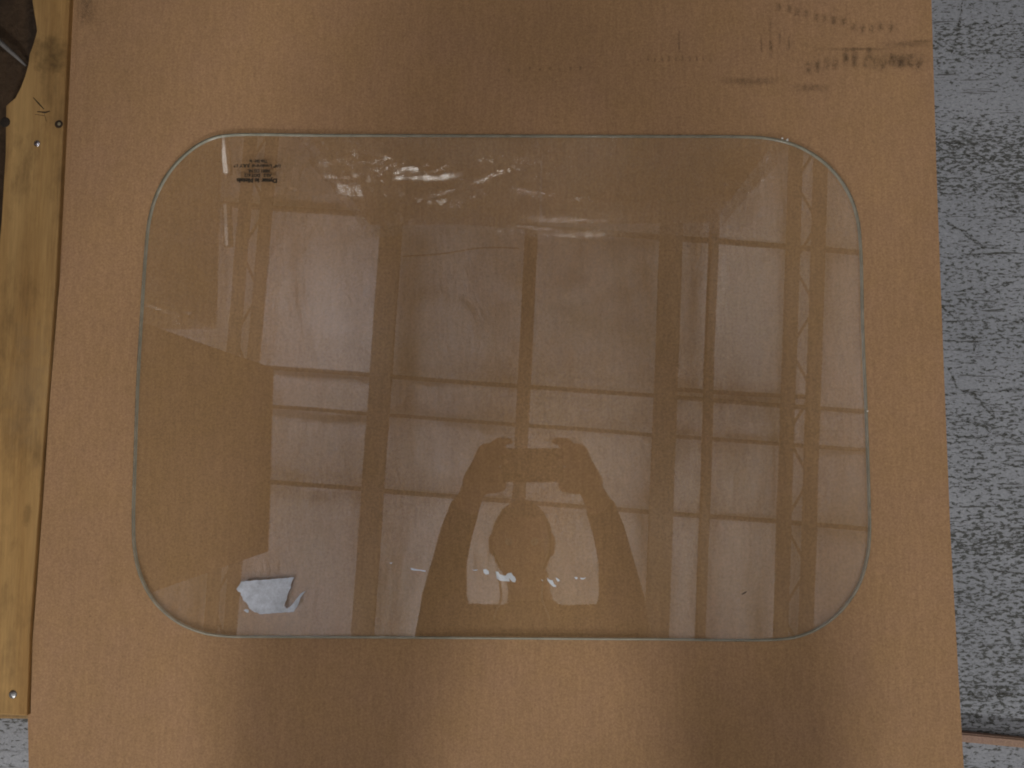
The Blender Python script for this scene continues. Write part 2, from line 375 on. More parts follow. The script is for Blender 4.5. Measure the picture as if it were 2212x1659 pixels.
k = NT('white_cord'); CORD = k.pbr(k.ramp(k.noise(k.mapping(), 400, 2), [(0.3, (0.65, 0.63, 0.58)), (0.7, (0.8, 0.78, 0.74))]), 0.7)
k = NT('shoe_leather'); SHOE = k.pbr(k.ramp(k.noise(k.mapping(), 60, 3), [(0.3, (0.05, 0.03, 0.02)), (0.7, (0.09, 0.055, 0.03))]), 0.5)
k = NT('eye_white'); EYE = k.pbr(k.ramp(k.noise(k.mapping(), 60, 2), [(0.3, (0.6, 0.58, 0.55)), (0.7, (0.7, 0.68, 0.65))]), 0.3)

# ================================================================== SETTING
bm = bmesh.new()
vs4 = [bm.verts.new(p) for p in ((-14, -14, 0), (14, -14, 0), (14, 14, 0), (-14, 14, 0))]; bm.faces.new(vs4)
fl = obj('floor', mesh(bm), FLOOR, kind='structure')

# dark gouges in the floor paint beside the cardboard, sunk marks as one child of the floor
def strokes(lst, z, jit=0.0006):
    bm = bmesh.new()
    for (pts, wd) in lst:
        P = [at(u, v, z) for (u, v) in pts]
        Q = []
        for a, b in zip(P[:-1], P[1:]):
            n_ = max(2, int((b - a).length / 0.004))
            Q += [a.lerp(b, i / n_) for i in range(n_)]
        Q.append(P[-1])
        ring = []
        for i, p in enumerate(Q):
            d = (Q[min(i + 1, len(Q) - 1)] - Q[max(i - 1, 0)]).normalized(); s = Vector((-d.y, d.x, 0))
            t = i / (len(Q) - 1); ww = wd * 0.00036 * (0.25 + 0.75 * math.sin(math.pi * (0.08 + 0.84 * t))) * random.uniform(0.55, 1.3)
            off = s * random.uniform(-jit, jit)
            ring.append((bm.verts.new(p + s * ww + off), bm.verts.new(p - s * ww + off)))
        for a, b in zip(ring[:-1], ring[1:]): bm.faces.new((a[0], b[0], b[1], a[1]))
    return mesh(bm)
gouges = [([(2036, 1162 - 500), (2078, 700)], 5), ([(2078, 720), (2110, 735), (2104, 760)], 8), ([(2035, 735), (2120, 742)], 3),
          ([(2048, 795), (2068, 838), (2105, 855), (2150, 905)], 7), ([(2038, 855), (2085, 845), (2120, 848)], 7), ([(2120, 848), (2165, 846), (2212, 835)], 4),
          ([(2045, 780), (2110, 786)], 3), ([(2105, 865), (2160, 880)], 3), ([(2045, 905), (2100, 912), (2160, 935), (2212, 958)], 6),
          ([(2045, 940), (2105, 947), (2150, 945)], 4), ([(2128, 945), (2145, 925), (2130, 915)], 6), ([(2165, 845), (2212, 840)], 9),
          ([(2050, 985), (2110, 990)], 2), ([(2040, 310), (2212, 318)], 3), ([(2030, 335), (2212, 342)], 3), ([(2035, 480), (2070, 492), (2130, 538), (2160, 534)], 8),
          ([(2080, 0), (2075, 45), (2060, 105), (2050, 120)], 5), ([(2055, 57), (2130, 50), (2180, 62)], 4), ([(2085, 370), (2125, 352), (2165, 330)], 3),
          ([(2150, 380), (2212, 410)], 5), ([(2140, 445), (2212, 460)], 4), ([(2030, 1300 - 990), (2080, 308)], 4), ([(2060, 630), (2120, 622)], 3),
          ([(2060, 560), (2120, 548), (2180, 556)], 4), ([(2120, 640), (2160, 615), (2190, 612)], 7), ([(2050, 1213), (2078, 1220)], 6), ([(2090, 1225), (2212, 1240)], 4),
          ([(2065, 1180), (2115, 1196), (2140, 1200)], 6), ([(2088, 1478), (2140, 1486), (2212, 1482)], 6), ([(2090, 1500), (2130, 1508), (2170, 1500), (2212, 1504)], 9),
          ([(2095, 1560), (2130, 1562), (2160, 1566)], 5), ([(2090, 1535), (2112, 1550)], 8), ([(2180, 700), (2212, 690)], 6), ([(2160, 1000), (2212, 1010)], 4),
          ([(2055, 1030), (2100, 1038), (2130, 1034)], 5), ([(2140, 1075), (2212, 1085)], 3), ([(2045, 240), (2090, 262), (2140, 258)], 3)]
obj('gouge_marks', strokes(gouges, 0.0015, 0.0012), SCRATCH, fl)

# roof lining far above, seen in the glass
ZC = 6.235
bm = bmesh.new(); bmesh.ops.create_grid(bm, x_segments=420, y_segments=360, size=1)
PIN = [mir(u, v, 6.2) for u, v in ((582, 620), (570, 740), (868, 655), (858, 775), (1162, 650), (1152, 775), (1500, 640), (1765, 560), (1755, 900), (1600, 300), (640, 1120), (880, 1180))]
for v in bm.verts:
    v.co.x *= 8.0; v.co.y *= 7.0
    v.co.z = ZC + 0.05 * noise.noise(Vector((v.co.x * 0.8, v.co.y * 0.5, 0))) + 0.02 * noise.noise(Vector((v.co.x * 3, v.co.y * 2, 3)))
    for q in PIN:
        dx, dy = v.co.x - q.x, v.co.y - q.y; r_ = math.hypot(dx, dy)
        if r_ < 1.2: v.co.z += 0.040 * min(r_ / 0.30, 1) ** 2 * math.exp(-r_ / 0.30) * math.cos(6 * math.atan2(dy, dx) + q.x * 3)
obj('ceiling', mesh(bm, smooth=True), CEIL, kind='structure')

# roof joists, each a steel beam; two are open webs
def extend(a, b, s=1.1):
    d = (b - a).normalized(); return a - d * s, b + d * s
ZJ = 5.95
joists = [((847, 495), (784, 1370), 0.185, 'wide brown steel roof joist mirrored left of the phone in the glass'),
          ((1147, 510), (1107, 1370), 0.115, 'brown steel roof joist mirrored above the phone, in line with the photographer'),
          ((1448, 530), (1417, 1370), 0.195, 'widest roof joist with flanges, mirrored right of the photographer'),
          ((1541, 520), (1512, 1370), 0.065, 'slim pipe-like roof beam mirrored just right of the widest joist')]
for (a, b, wd, lab) in joists:
    A, B = extend(mir(*a, ZJ), mir(*b, ZJ), 2.0)
    o0 = (A + B) / 2
    t = thing('roof_joist', o0, lab, 'roof joist', 'steel joists under the roof')
    bm = bmesh.new(); add_bar(bm, A - o0 + Vector((0, 0, -0.06)), B - o0 + Vector((0, 0, -0.06)), wd * 0.96, 0.02)
    obj('lower_flange', mesh(bm), JOIST, t)
    bm = bmesh.new(); add_bar(bm, A - o0, B - o0, wd * 0.14, 0.10); obj('web', mesh(bm), JOIST, t)
    bm = bmesh.new(); add_bar(bm, A - o0 + Vector((0, 0, 0.06)), B - o0 + Vector((0, 0, 0.06)), wd * 0.85, 0.02)
    obj('upper_flange', mesh(bm), JOIST, t)
def truss(l1, l2, r1, r2, wd, lab):
    LA, LB = extend(mir(*l1, ZJ - 0.02), mir(*l2, ZJ - 0.02), 2.0); RA, RB = extend(mir(*r1, ZJ), mir(*r2, ZJ), 2.0)
    o0 = (LA + RB) / 2
    t = thing('open_web_joist', o0, lab, 'roof joist', 'open web joists under the roof')
    for (A, B) in ((LA, LB), (RA, RB)):
        bm = bmesh.new(); add_bar(bm, A - o0, B - o0, wd, 0.05); obj('chord', mesh(bm), JOIST, t)
    n_ = 22; bm = bmesh.new()
    for i in range(n_):
        p = (LA if i % 2 == 0 else RA).lerp(LB if i % 2 == 0 else RB, i / n_); q = (RA if i % 2 == 0 else LA).lerp(RB if i % 2 == 0 else LB, (i + 1) / n_)
        add_tube(bm, [p - o0, q - o0], 0.012, 8)
    obj('web_rod', mesh(bm), JOIST, t)
truss((541, 300), (452, 1370), (588, 300), (495, 1370), 0.098, 'open web joist of two chords with zigzag rods, mirrored at the left of the glass')
truss((1719, 350), (1686, 1370), (1773, 350), (1741, 1370), 0.108, 'open web joist of two chords with zigzag rods, mirrored at the right of the glass')
ZP = 6.165
for (a, b, wd, lab) in [((500, 441), (1860, 545), 0.032, 'thin roof purlin mirrored highest up in the glass, below the brown carton'),
                        ((605, 796), (1870, 889), 0.032, 'long thin purlin mirrored across the middle of the glass'),
                        ((1460, 842), (1765, 858), 0.030, 'short thin purlin mirrored just above the long middle one at right'),
                        ((605, 880), (1870, 972), 0.030, 'thin purlin mirrored just above the fingertips of the photographer'),
                        ((605, 1043), (1870, 1142), 0.036, 'thin purlin mirrored lowest, passing behind the hands')]:
    A, B = mir(*a, ZP), mir(*b, ZP)
    if b[0] > 1800: A, B = extend(A, B, 2.0)
    o0 = (A + B) / 2; bm = bmesh.new(); add_bar(bm, A - o0, B - o0, wd, 0.07)
    o = obj('roof_purlin', mesh(bm), PURLIN, None, lab, 'purlin', 'purlins under the roof lining'); o.location = o0
P = [mir(870, 553, 5.9), mir(950, 548, 5.88), mir(1040, 535, 5.88), mir(1120, 536, 5.9)]
bm = bmesh.new(); add_tube(bm, rel(spline(P, False), P[0]), 0.0065, 6)
o = obj('ceiling_cable', mesh(bm), PURLIN, None, 'thin slack cable strung between two roof joists, mirrored in the upper part of the glass', 'cable'); o.location = P[0]

# slim fluorescent strip between the roof joists, seen at the top left of the glass
def m_tube(e):
    k = NT('lit_tube'); em = k.new('ShaderNodeEmission'); em.inputs[0].default_value = (1.0, 0.97, 0.95, 1)
    k.l.new(k.math('MULTIPLY', k.ramp(k.noise(k.mapping(), 3, 3), [(0.35, 0.45), (0.65, 1.0)]), e), em.inputs[1]); k.l.new(em.outputs[0], k.out.inputs[0]); return k.m
for (a, b, wd, e, lab) in (((475, 255), (487, 372), 0.017, 4.5, 'lit fluorescent strip mirrored as a short white streak at the top left of the glass'),
                           ((485, 440), (489, 530), 0.012, 1.6, 'dim fluorescent strip mirrored as a faint streak above the big brown patch')):
    A, B = mir(*a, 5.7), mir(*b, 5.7); o0 = (A + B) / 2
    t = thing('strip_light', o0, lab, 'strip light', 'fluorescent strips under the roof')
    bm = bmesh.new(); add_bar(bm, A - o0 + Vector((0, 0, 0.045)), B - o0 + Vector((0, 0, 0.045)), 0.07, 0.04); obj('housing', mesh(bm), PURLIN, t)
    bm = bmesh.new(); add_tube(bm, [A - o0, B - o0], wd, 12); obj('tube', mesh(bm), m_tube(e), t)

# ================================================================== PALLET
ZB = ZG - 0.001                                # top of the left deck board
pal = thing('wooden_pallet', (0, 0, 0), 'wooden pallet of sawn pine under the brown cardboard, its edge board bare at left', 'pallet')
# deck board at the left, with a waney, broken upper left corner
outl = [(151, -60), (150, 0), (137, 265), (119, 620), (90, 1003), (64, 1370), (58, 1547), (-86, 1540), (-60, 1200), (-30, 800), (2, 480), (11, 330), (12, 228), (32, 211), (44, 188), (53, 164), (60, 140), (63, 117), (72, 92), (79, 67), (76, 45), (73, 29), (70, 8), (66, -60)]
bm = bmesh.new()
pts = [at(u, v, ZB) for (u, v) in outl]
t, b, sd = add_prism(bm, pts, ZB - 0.020, ZB)
bmesh.ops.triangulate(bm, faces=[f for f in bm.faces if len(f.verts) > 4])
board = obj('deck_board', mesh(bm), PINE, pal)
bv = board.modifiers.new('b', 'BEVEL'); bv.width = 0.0016; bv.segments = 2; bv.limit_method = 'ANGLE'; bv.angle_limit = R(40)
# near-black block added to stand for the shade in the broken corner
bm = bmesh.new()
bk = [at(u, v, ZB - 0.03) for (u, v) in [(-90, -80), (110, -80), (112, 60), (95, 130), (80, 190), (50, 240), (20, 470), (-10, 800), (-90, 800)]]
add_prism(bm, bk, ZB - 0.055, ZB - 0.026)
obj('shade_block', mesh(bm), BARK_SHADE, pal, 'dark bark-coloured block added for the shade in the broken corner')
bm = bmesh.new(); add_tube(bm, [at(-20, 72, ZB - 0.018), at(8, 98, ZB - 0.016), at(35, 122, ZB - 0.016), at(56, 142, ZB - 0.02)], [0.0035, 0.0032, 0.0025, 0.0012], 8)
obj('splinter', mesh(bm), m_paper('grey_splinter', (0.16, 0.15, 0.14)), pal)
# hidden deck boards and stringers that carry the cardboard
for i, x in enumerate((-0.40, -0.22, -0.04, 0.14, 0.32)):
    bm = bmesh.new(); add_box(bm, -0.055, 0.055, -0.62, 0.72, ZB - 0.035, ZB - 0.016, 0.001)
    o = obj('deck_board', mesh(bm), PALLET, pal); o.location = (x, 0, 0)
for y in (-0.30, 0.10, 0.60):
    bm = bmesh.new(); add_box(bm, -0.78, 0.40, -0.02, 0.02, 0.0, ZB - 0.060, 0.002)
    o = obj('stringer', mesh(bm), PALLET, pal); o.location = (0, y, 0)
# nails, knot hole, crack
def disc(name, u, v, r, h, mat, z=ZB, seg=20, dome=True):
    p = at(u, v, z); bm = bmesh.new(); bmesh.ops.create_uvsphere(bm, u_segments=seg, v_segments=10, radius=r)
    for vv in bm.verts: vv.co.z *= h / r
    o = obj(name, mesh(bm, smooth=True), mat, pal); o.location = p; return o
disc('nail_head', 28, 1500, 0.0048, 0.0022, NAIL)
disc('nail_head', 80, 310, 0.0042, 0.0016, NAILB)
disc('nail_hole', 11, 264, 0.0065, 0.0009, VOID)
disc('knot', 127, 268, 0.0052, 0.0006, BARK_SHADE)
disc('knot', 128, 268, 0.0026, 0.0009, m_paper('grey_knot_core', (0.22, 0.19, 0.12)))
bm = bmesh.new()
for pts_, wd in (([(72, 211), (84, 224), (95, 236)], 0.0009), ([(80, 241), (98, 243), (108, 240)], 0.0010), ([(96, 245), (100, 262)], 0.0006), ([(76, 247), (96, 250)], 0.0006)):
    add_tube(bm, [at(u, v, ZB) for u, v in pts_], [wd * 0.4] + [wd] * (len(pts_) - 2) + [wd * 0.5], 6)
obj('crack', mesh(bm), BARK_SHADE, pal)

# ================================================================== CARDBOARD (two sheets)
ZCD = ZG - 0.0062
R_E = [(2008, -60), (2012, 0), (2024, 400), (2039, 800), (2053, 1150), (2075, 1540), (2082, 1659), (2087, 1740)]
def sheet(left, z0, z1, name, lab):
    P = [at(u, v, z1) for (u, v) in R_E] + [at(u, v, z1) for (u, v) in left]
    bm = bmesh.new(); add_prism(bm, P, z0, z1, 1, 0); bmesh.ops.triangulate(bm, faces=[f for f in bm.faces if len(f.verts) > 4])
    return obj(name, mesh(bm), [CARD, CARD_EDGE], None, lab, 'cardboard')
lower = sheet([(58, 1740), (62, 1659), (60, 1540), (50, 1370), (70, 1003), (100, 620), (120, 265), (135, 0), (135, -60)], ZCD - 0.008, ZCD - 0.0035, 'cardboard_sheet', 'lower brown cardboard sheet, only its edge strip bare beside the pine board')
sheet_up = sheet([(61, 1740), (65, 1659), (66, 1547), (70, 1390), (92, 1100), (108, 860), (126, 640), (150, 400), (163, 180), (171, 0), (173, -60)], ZCD - 0.0032, ZCD, 'cardboard_sheet', 'large plain brown cardboard sheet lying flat under the glass pane')
# rub marks of a printed pattern, upper right
bm = bmesh.new(); uvl = bm.loops.layers.uv.new('UVMap')
marks = [(1664, 73, 3, 30), (1684, 83, 3.5, 17), (1704, 93, 3, 14), (1645, 96, 2.5, 20), (1467, 92, 3, 26), (1666, 108, 5, 16)]
for x, y in ((700, 62), (790, 80), (860, 110), (940, 120), (1030, 150), (1105, 160), (1185, 180), (1275, 190), (1360, 240), (1440, 260), (1520, 250), (1600, 235), (1690, 250)):
    marks.append((1512 + x * .244, y * .244, 6.5, 9))
for x, y in ((960, 600), (1040, 590), (1120, 560), (1200, 560), (1290, 540), (1370, 550), (1460, 555), (1540, 560), (1620, 580), (1705, 520), (1780, 555), (1860, 545), (1940, 580), (1290, 480), (1370, 475), (1500, 470)):
    marks.append((1512 + x * .244, y * .244, 7.5, 13))
for i in range(11): marks.append((1385 + i * 15, 130 - random.uniform(0, 5), 3.0, 6))
for i in range(8): marks.append((1100 + i * 22, 148 + random.uniform(-3, 3), 3, 4))
marks += [(1960, 96, 52, 6), (1990, 88, 30, 2.5), (1860, 106, 90, 3), (1750, 190, 40, 8), (1620, 175, 60, 8), (1945, 130, 60, 16), (186, 20, 20, 30)]
for i, (u, v, hw, hh) in enumerate(marks):
    z = ZCD + 0.00025 + i * 0.000012; hw *= 1.3; hh *= 1.3
    q = [bm.verts.new(at(u + a * hw, v + b_ * hh, z)) for a, b_ in ((-1, 1), (1, 1), (1, -1), (-1, -1))]
    f = bm.faces.new(q)
    for lp, c_ in zip(f.loops, ((-1, -1), (1, -1), (1, 1), (-1, 1))): lp[uvl].uv = c_
me = bpy.data.meshes.new('m'); bm.to_mesh(me); bm.free(); obj('rub_marks', me, SCUFF, sheet_up)

# brown strip on the floor at the lower right
bm = bmesh.new()
A = at(2040, 1584, 0.004); B = at(2330, 1612, 0.004)
add_bar(bm, Vector((0, 0, 0.006)), B - A + Vector((0, 0, 0.006)), 0.0115, 0.012)
bmesh.ops.bevel(bm, geom=bm.edges[:], offset=0.002, segments=2, affect='EDGES')
o = obj('floor_strip', mesh(bm), m_cardboard((0.36, 0.24, 0.17), 'pinkish_brown_strip', False), None, 'narrow pinkish brown strip lying on the grey floor beside the cardboard', 'strip'); o.location = A

# ================================================================== GLASS PANE
out_px = [(490, 288), (700, 288), (1000, 289), (1350, 290), (1600, 291), (1655, 294), (1708, 305), (1762, 331), (1808, 371), (1840, 420), (1857, 472), (1864, 540), (1868, 700), (1876, 900), (1882, 1080),
          (1883, 1150), (1879, 1200), (1860, 1264), (1824, 1318), (1775, 1358), (1728, 1378), (1680, 1385), (1400, 1384), (1100, 1382), (800, 1380), (560, 1379), (490, 1378), (432, 1369), (376, 1344), (328, 1300), (298, 1243),
          (286, 1190), (283, 1130), (287, 980), (293, 820), (302, 660), (311, 530), (318, 472), (335, 415), (368, 360), (412, 318), (452, 296)]
OUT = [Vector((p.x, p.y, 0)) for p in [at(u, v, ZG) for (u, v) in out_px]]
OUT = spline(OUT, True, 8)
cen = Vector((0.0, 0.0, 0))
def inset(pts, d):
    r = []; N = len(pts)
    for i in range(N):
        tg = (pts[(i + 1) % N] - pts[i - 1]).normalized(); nrm = Vector((-tg.y, tg.x, 0))
        if nrm.dot(cen - pts[i]) < 0: nrm = -nrm
        r.append(pts[i] + nrm * d)
    return r
pane = thing('glass_pane', (0, 0, ZCD), 'clear glass window pane with rounded corners lying on brown cardboard', 'glass pane')
I1 = inset(OUT, 0.0021); z0, z1 = ZCD + 0.0004, ZG
def loc(p, z): return (p.x, p.y, z - ZCD)
bm = bmesh.new(); T = [bm.verts.new(loc(p, z1)) for p in I1]; Bv = [bm.verts.new(loc(p, z0)) for p in I1]
bm.faces.new(T); bm.faces.new(Bv[::-1]); obj('pane', mesh(bm), GLASS, pane)
bm = bmesh.new()
rings = [(I1, z1, 1), (OUT, z1 - 0.0014, 0), (OUT, z0 + 0.0014, 1), (I1, z0, 0)]
RV = [[bm.verts.new(loc(p, z)) for p in P_] for (P_, z, _) in rings]
for r_ in range(3):
    for i in range(len(OUT)):
        j = (i + 1) % len(OUT); f = bm.faces.new((RV[r_][i], RV[r_][j], RV[r_ + 1][j], RV[r_ + 1][i])); f.material_index = rings[r_][2] if r_ != 1 else 0; f.smooth = True
obj('ground_edge', mesh(bm), [EDGE, ARRIS], pane)
# pale chips in the edge
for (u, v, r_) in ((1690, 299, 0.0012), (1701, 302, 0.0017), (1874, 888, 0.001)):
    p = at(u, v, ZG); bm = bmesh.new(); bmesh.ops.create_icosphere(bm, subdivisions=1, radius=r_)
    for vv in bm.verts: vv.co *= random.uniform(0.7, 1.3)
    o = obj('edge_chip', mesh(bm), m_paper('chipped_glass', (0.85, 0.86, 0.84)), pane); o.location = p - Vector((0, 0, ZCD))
# fired-on marking, read from the far side of the pane
dg = None
def text_mesh(s, size, bold):
    cu = bpy.data.curves.new('t', 'FONT'); cu.body = s; cu.size = size; cu.align_x = 'CENTER'; cu.align_y = 'CENTER'; cu.extrude = 0.00004
    cu.offset = 0.0008 if bold else 0.0005
    o = bpy.data.objects.new('t', cu); C.objects.link(o); bpy.context.view_layer.update()
    m_ = bpy.data.meshes.new_from_object(o.evaluated_get(bpy.context.evaluated_depsgraph_get())); bpy.data.objects.remove(o)
    xs = [v.co.x for v in m_.vertices]; return m_, max(xs) - min(xs)
for (s, uc, vc, wpx, hp, bold) in [('Dynamic Metals', 555, 389.5, 92, 9, True), ('AS-2   DOT 612', 557, 378.5, 62, 7, False), ('M881 CG NL', 559, 369, 50, 7, False),
                                   ('1/4" Laminated  JULY 13', 556, 358, 106, 7, False), ('This Side In', 558, 348, 41, 6.5, False)]:
    m_, wd = text_mesh(s, 0.01, bold)
    tw = wpx * 0.95 / F0; sx = tw / wd; sy = hp * 0.95 / F0 / 0.0072
    for v in m_.vertices: v.co.x *= sx; v.co.y *= sy
    p = at(uc, vc, ZG + 0.0002)
    o = obj('printed_line', m_, INK, pane); o.location = p - Vector((0, 0, ZCD)); o.rotation_euler = (0, 0, math.pi + R(-1))
# torn label, lower left, traced: thin paper with curl at the tail
def flat_piece(name, px, z, th, mat, rough=0.0, label=None, curl=None):
    P = []
    pp = [at(u, v, z) for (u, v) in px]
    for i in range(len(pp)):
        a, b_ = pp[i], pp[(i + 1) % len(pp)]; n_ = max(1, int((b_ - a).length / 0.0025)) if rough else 1
        for q in range(n_):
            r_ = a.lerp(b_, q / n_)
            if q and rough: r_ += Vector((random.uniform(-1, 1), random.uniform(-1, 1), 0)) * rough
            P.append(r_)
    bm = bmesh.new(); add_plate(bm, P, z, z + th)
    for v in bm.verts: v.co.z -= ZCD
    if curl:
        for v in bm.verts: v.co.z += curl(v.co)
    return obj(name, mesh(bm), mat, pane, label)
def lz(pts, x0=459, y0=1188, s=0.12208):       # label zoom pixels to grid
    return [(x0 + a * s, y0 + b_ * s) for a, b_ in pts]
lab = lz([(510, 555), (900, 525), (1450, 482), (1415, 540), (1385, 620), (1390, 665), (1360, 720), (1330, 790), (1318, 870), (1290, 920), (1270, 985), (1310, 1035), (1360, 1010), (1400, 975), (1450, 920), (1500, 850), (1560, 770), (1650, 725),
          (1600, 790), (1555, 850), (1535, 920), (1510, 990), (1470, 1045), (1435, 1098), (1100, 1118), (840, 1138), (790, 1105), (740, 1100), (700, 1070), (650, 1030), (635, 980), (600, 930), (545, 890), (530, 830), (500, 790), (505, 755), (455, 735), (425, 690), (470, 630)])
tl = at(830, 1270, ZG)
flat_piece('torn_label', lab, ZG + 0.0003, 0.00035, PAPER, 0.0004, 'torn bluish white paper label')
flat_piece('paper_scrap', lz([(550, 1065), (600, 1045), (645, 1060), (635, 1115), (605, 1105)]), ZG + 0.0003, 0.0003, PAPER, 0.0002)
def rz(pts): return [(1026 + a * 0.14647, 1188 + b_ * 0.14647) for a, b_ in pts]
scr = [[(305, 315), (345, 320), (360, 355), (400, 370), (450, 380), (480, 345), (540, 335), (555, 370), (590, 400), (605, 440), (590, 478), (550, 470), (500, 415), (515, 465), (430, 460), (365, 450), (320, 420), (312, 370)],
       [(120, 290), (160, 280), (200, 310), (208, 355), (160, 362), (130, 335)], [(0, 290), (45, 290), (20, 305)], [(975, 430), (1005, 450), (995, 462)],
       [(1062, 410), (1100, 440), (1145, 450), (1165, 500), (1200, 530), (1190, 547), (1150, 540), (1110, 500), (1075, 460)], [(1190, 405), (1230, 425), (1255, 455), (1220, 468), (1200, 440)],
       [(1462, 405), (1495, 395), (1520, 415), (1490, 435)], [(1550, 408), (1590, 415), (1640, 405), (1600, 435), (1560, 430)]]
for s in scr: flat_piece('paper_scrap', rz(s), ZCD + 0.00008, 0.00022, RESIDUE, 0.0003)
def sz(pts): return [(810 + a * 0.2929, 891 + b_ * 0.2929) for a, b_ in pts]
for s in ([(262, 1146), (290, 1152), (330, 1160), (372, 1165), (372, 1174), (330, 1166), (290, 1166), (268, 1160)], [(715, 1160), (755, 1160), (740, 1168)], [(105, 1108), (130, 1106), (120, 1118)]):
    flat_piece('paper_scrap', sz(s), ZCD + 0.00008, 0.00022, RESIDUE, 0.0002)
# pale smear of old adhesive near the scraps and a hair at right
bm = bmesh.new(); add_tube(bm, rel([at(1602, 1284, ZG + 0.0008), at(1608, 1281, ZG + 0.0012), at(1613, 1278, ZG + 0.0008)], at(0, 0, ZG)), [0.0004, 0.0007, 0.0003], 6)
o = obj('dirt_speck', mesh(bm), INK, pane); o.location = at(0, 0, ZG) - Vector((0, 0, ZCD))

# ================================================================== WRAPPED LOADS, seen in the glass
def on_y(u, v, Y):                            # where the mirrored sight line meets a standing plane y = Y / x = X
    d = ray(u, v); t = (Y - CAM.y) / d.y; return Vector((d.x * t, -d.z * t - (CAMZ - ZG) + ZG))
def on_x(u, v, X):
    d = ray(u, v); t = (X - CAM.x) / d.x; return Vector((d.y * t, -d.z * t - (CAMZ - ZG) + ZG))
def seg_d(p, a, b):
    ab = b - a; t = max(0, min(1, (p - a).dot(ab) / ab.length_squared)); return (p - a - ab * t).length, t
def load(name, x0, x1, y0, y1, ztop, lab, nx=2, nz=3, group='goods standing round the pallet', film=True, folds=(), fold_n=None):
    cx, cy = (x0 + x1) / 2, (y0 + y1) / 2
    t = thing(name, (cx, cy, 0), lab, 'wrapped load', group)
    hx, hy = (x1 - x0) / 2, (y1 - y0) / 2
    for s in (-1, 0, 1):
        bm = bmesh.new(); add_box(bm, -hx, hx, s * (hy - 0.05) - 0.04, s * (hy - 0.05) + 0.04, 0, 0.1, 0.002); obj('pallet_runner', mesh(bm), PALLET, t)
    bm = bmesh.new(); add_box(bm, -hx, hx, -hy, hy, 0.101, 0.12, 0.002); obj('pallet_deck', mesh(bm), PALLET, t)
    wx = 2 * hx / nx; hz = (ztop - 0.12) / nz
    for i in range(nx):
        for j in range(nz):
            bm = bmesh.new()
            add_box(bm, -hx + i * wx + 0.004, -hx + (i + 1) * wx - 0.004, -hy + 0.004, hy - 0.004, 0.122 + j * hz, 0.118 + (j + 1) * hz, 0.004)
            o = obj('carton', mesh(bm), CARTON, t)
    if film:
        # film as a wrinkled skin around the stack
        bm = bmesh.new(); nS, nZ = 460, 280; rr = []
        per = 2 * (2 * hx + 2 * hy)
        for j in range(nZ + 1):
            z = 0.06 + (ztop + 0.005 - 0.06) * j / nZ; ring = []
            for i in range(nS):
                d = per * i / nS
                if d < 2 * hx: p = Vector((-hx + d, -hy)); n_ = Vector((0, -1))
                elif d < 2 * hx + 2 * hy: p = Vector((hx, -hy + d - 2 * hx)); n_ = Vector((1, 0))
                elif d < 4 * hx + 2 * hy: p = Vector((hx - (d - 2 * hx - 2 * hy), hy)); n_ = Vector((0, 1))
                else: p = Vector((-hx, hy - (d - 4 * hx - 2 * hy))); n_ = Vector((-1, 0))
                along = p.x if abs(n_.y) > 0.5 else p.y
                wob = noise.noise(Vector((p.x * 2.2, p.y * 2.2, z * 3 + cx)))
                amp = max(0.0, noise.noise(Vector((p.x * 1.7 + 4, p.y * 1.7, z * 2.2 + cx))) + 0.25)
                q = 0.022 * amp * math.sin(z * 27 - along * 7 + wob * 5) + 0.014 * wob + 0.0004 * math.sin(along * 170)
                if fold_n is not None and n_.dot(Vector(fold_n)) > 0.9:
                    here = Vector(((p.x + cx) if abs(n_.y) > 0.5 else (p.y + cy), z))
                    calm, ridge, comb = 1.0, 0.0, 0.0
                    for (fa, fb, amp2, sg) in folds:
                        dd, tt = seg_d(here, fa, fb)
                        if dd < 3.5 * sg:
                            calm = min(calm, 1 - 0.92 * math.exp(-(dd / (2.2 * sg)) ** 4)); ridge = max(ridge, amp2 * max(0.0, 1 - dd / sg))
                            comb = max(comb, math.exp(-(dd / (1.3 * sg)) ** 4))
                    q = q * calm + ridge + 0.0003 * (1 - calm) * noise.noise(Vector((here.x * 60, here.y * 60, 1)))
                    if fold_n[0]: q += 0.0042 * comb * math.sin(here.x * 125)
                p = p + n_ * (0.030 + q)
                ring.append(bm.verts.new((p.x, p.y, z)))
            rr.append(ring)
        for j in range(nZ):
            for i in range(nS):
                f = bm.faces.new((rr[j][i], rr[j][(i + 1) % nS], rr[j + 1][(i + 1) % nS], rr[j + 1][i])); f.smooth = True
        me = bpy.data.meshes.new('film'); bm.to_mesh(me); bm.free(); obj('stretch_film', me, FILM, t)
    return t
ZT = 1.65
a = mir(795, 503, ZT); b = mir(1545, 515, ZT)
YF = a.y - 0.012
FO = [(on_y(u1, v1, YF), on_y(u2, v2, YF), am, sg) for (u1, v1, u2, v2, am, sg) in (
    (930, 426, 1022, 401, 0.0064, 0.016), (1015, 402, 1098, 368, 0.0095, 0.023), (1010, 430, 1102, 407, 0.0076, 0.019), (800, 376, 860, 358, 0.0034, 0.011),
    (775, 356, 926, 334, 0.0031, 0.010), (1005, 345, 1165, 356, 0.0040, 0.010), (1115, 409, 1195, 422, 0.0040, 0.010), (1085, 487, 1195, 497, 0.0034, 0.009),
    (1250, 433, 1420, 436, 0.0040, 0.010), (700, 312, 752, 338, 0.0044, 0.012), (935, 374, 1010, 352, 0.0034, 0.009), (860, 338, 960, 322, 0.0030, 0.008))]
load('wrapped_carton_stack', a.x, b.x, a.y + 0.02, a.y + 0.85, ZT, 'wide brown carton stack in shiny stretch film, mirrored along the top of the glass', 2, 3, folds=FO, fold_n=(0, -1))
ZL = 1.60
a = mir(598, 792, ZL); b = mir(598, 1195, ZL)
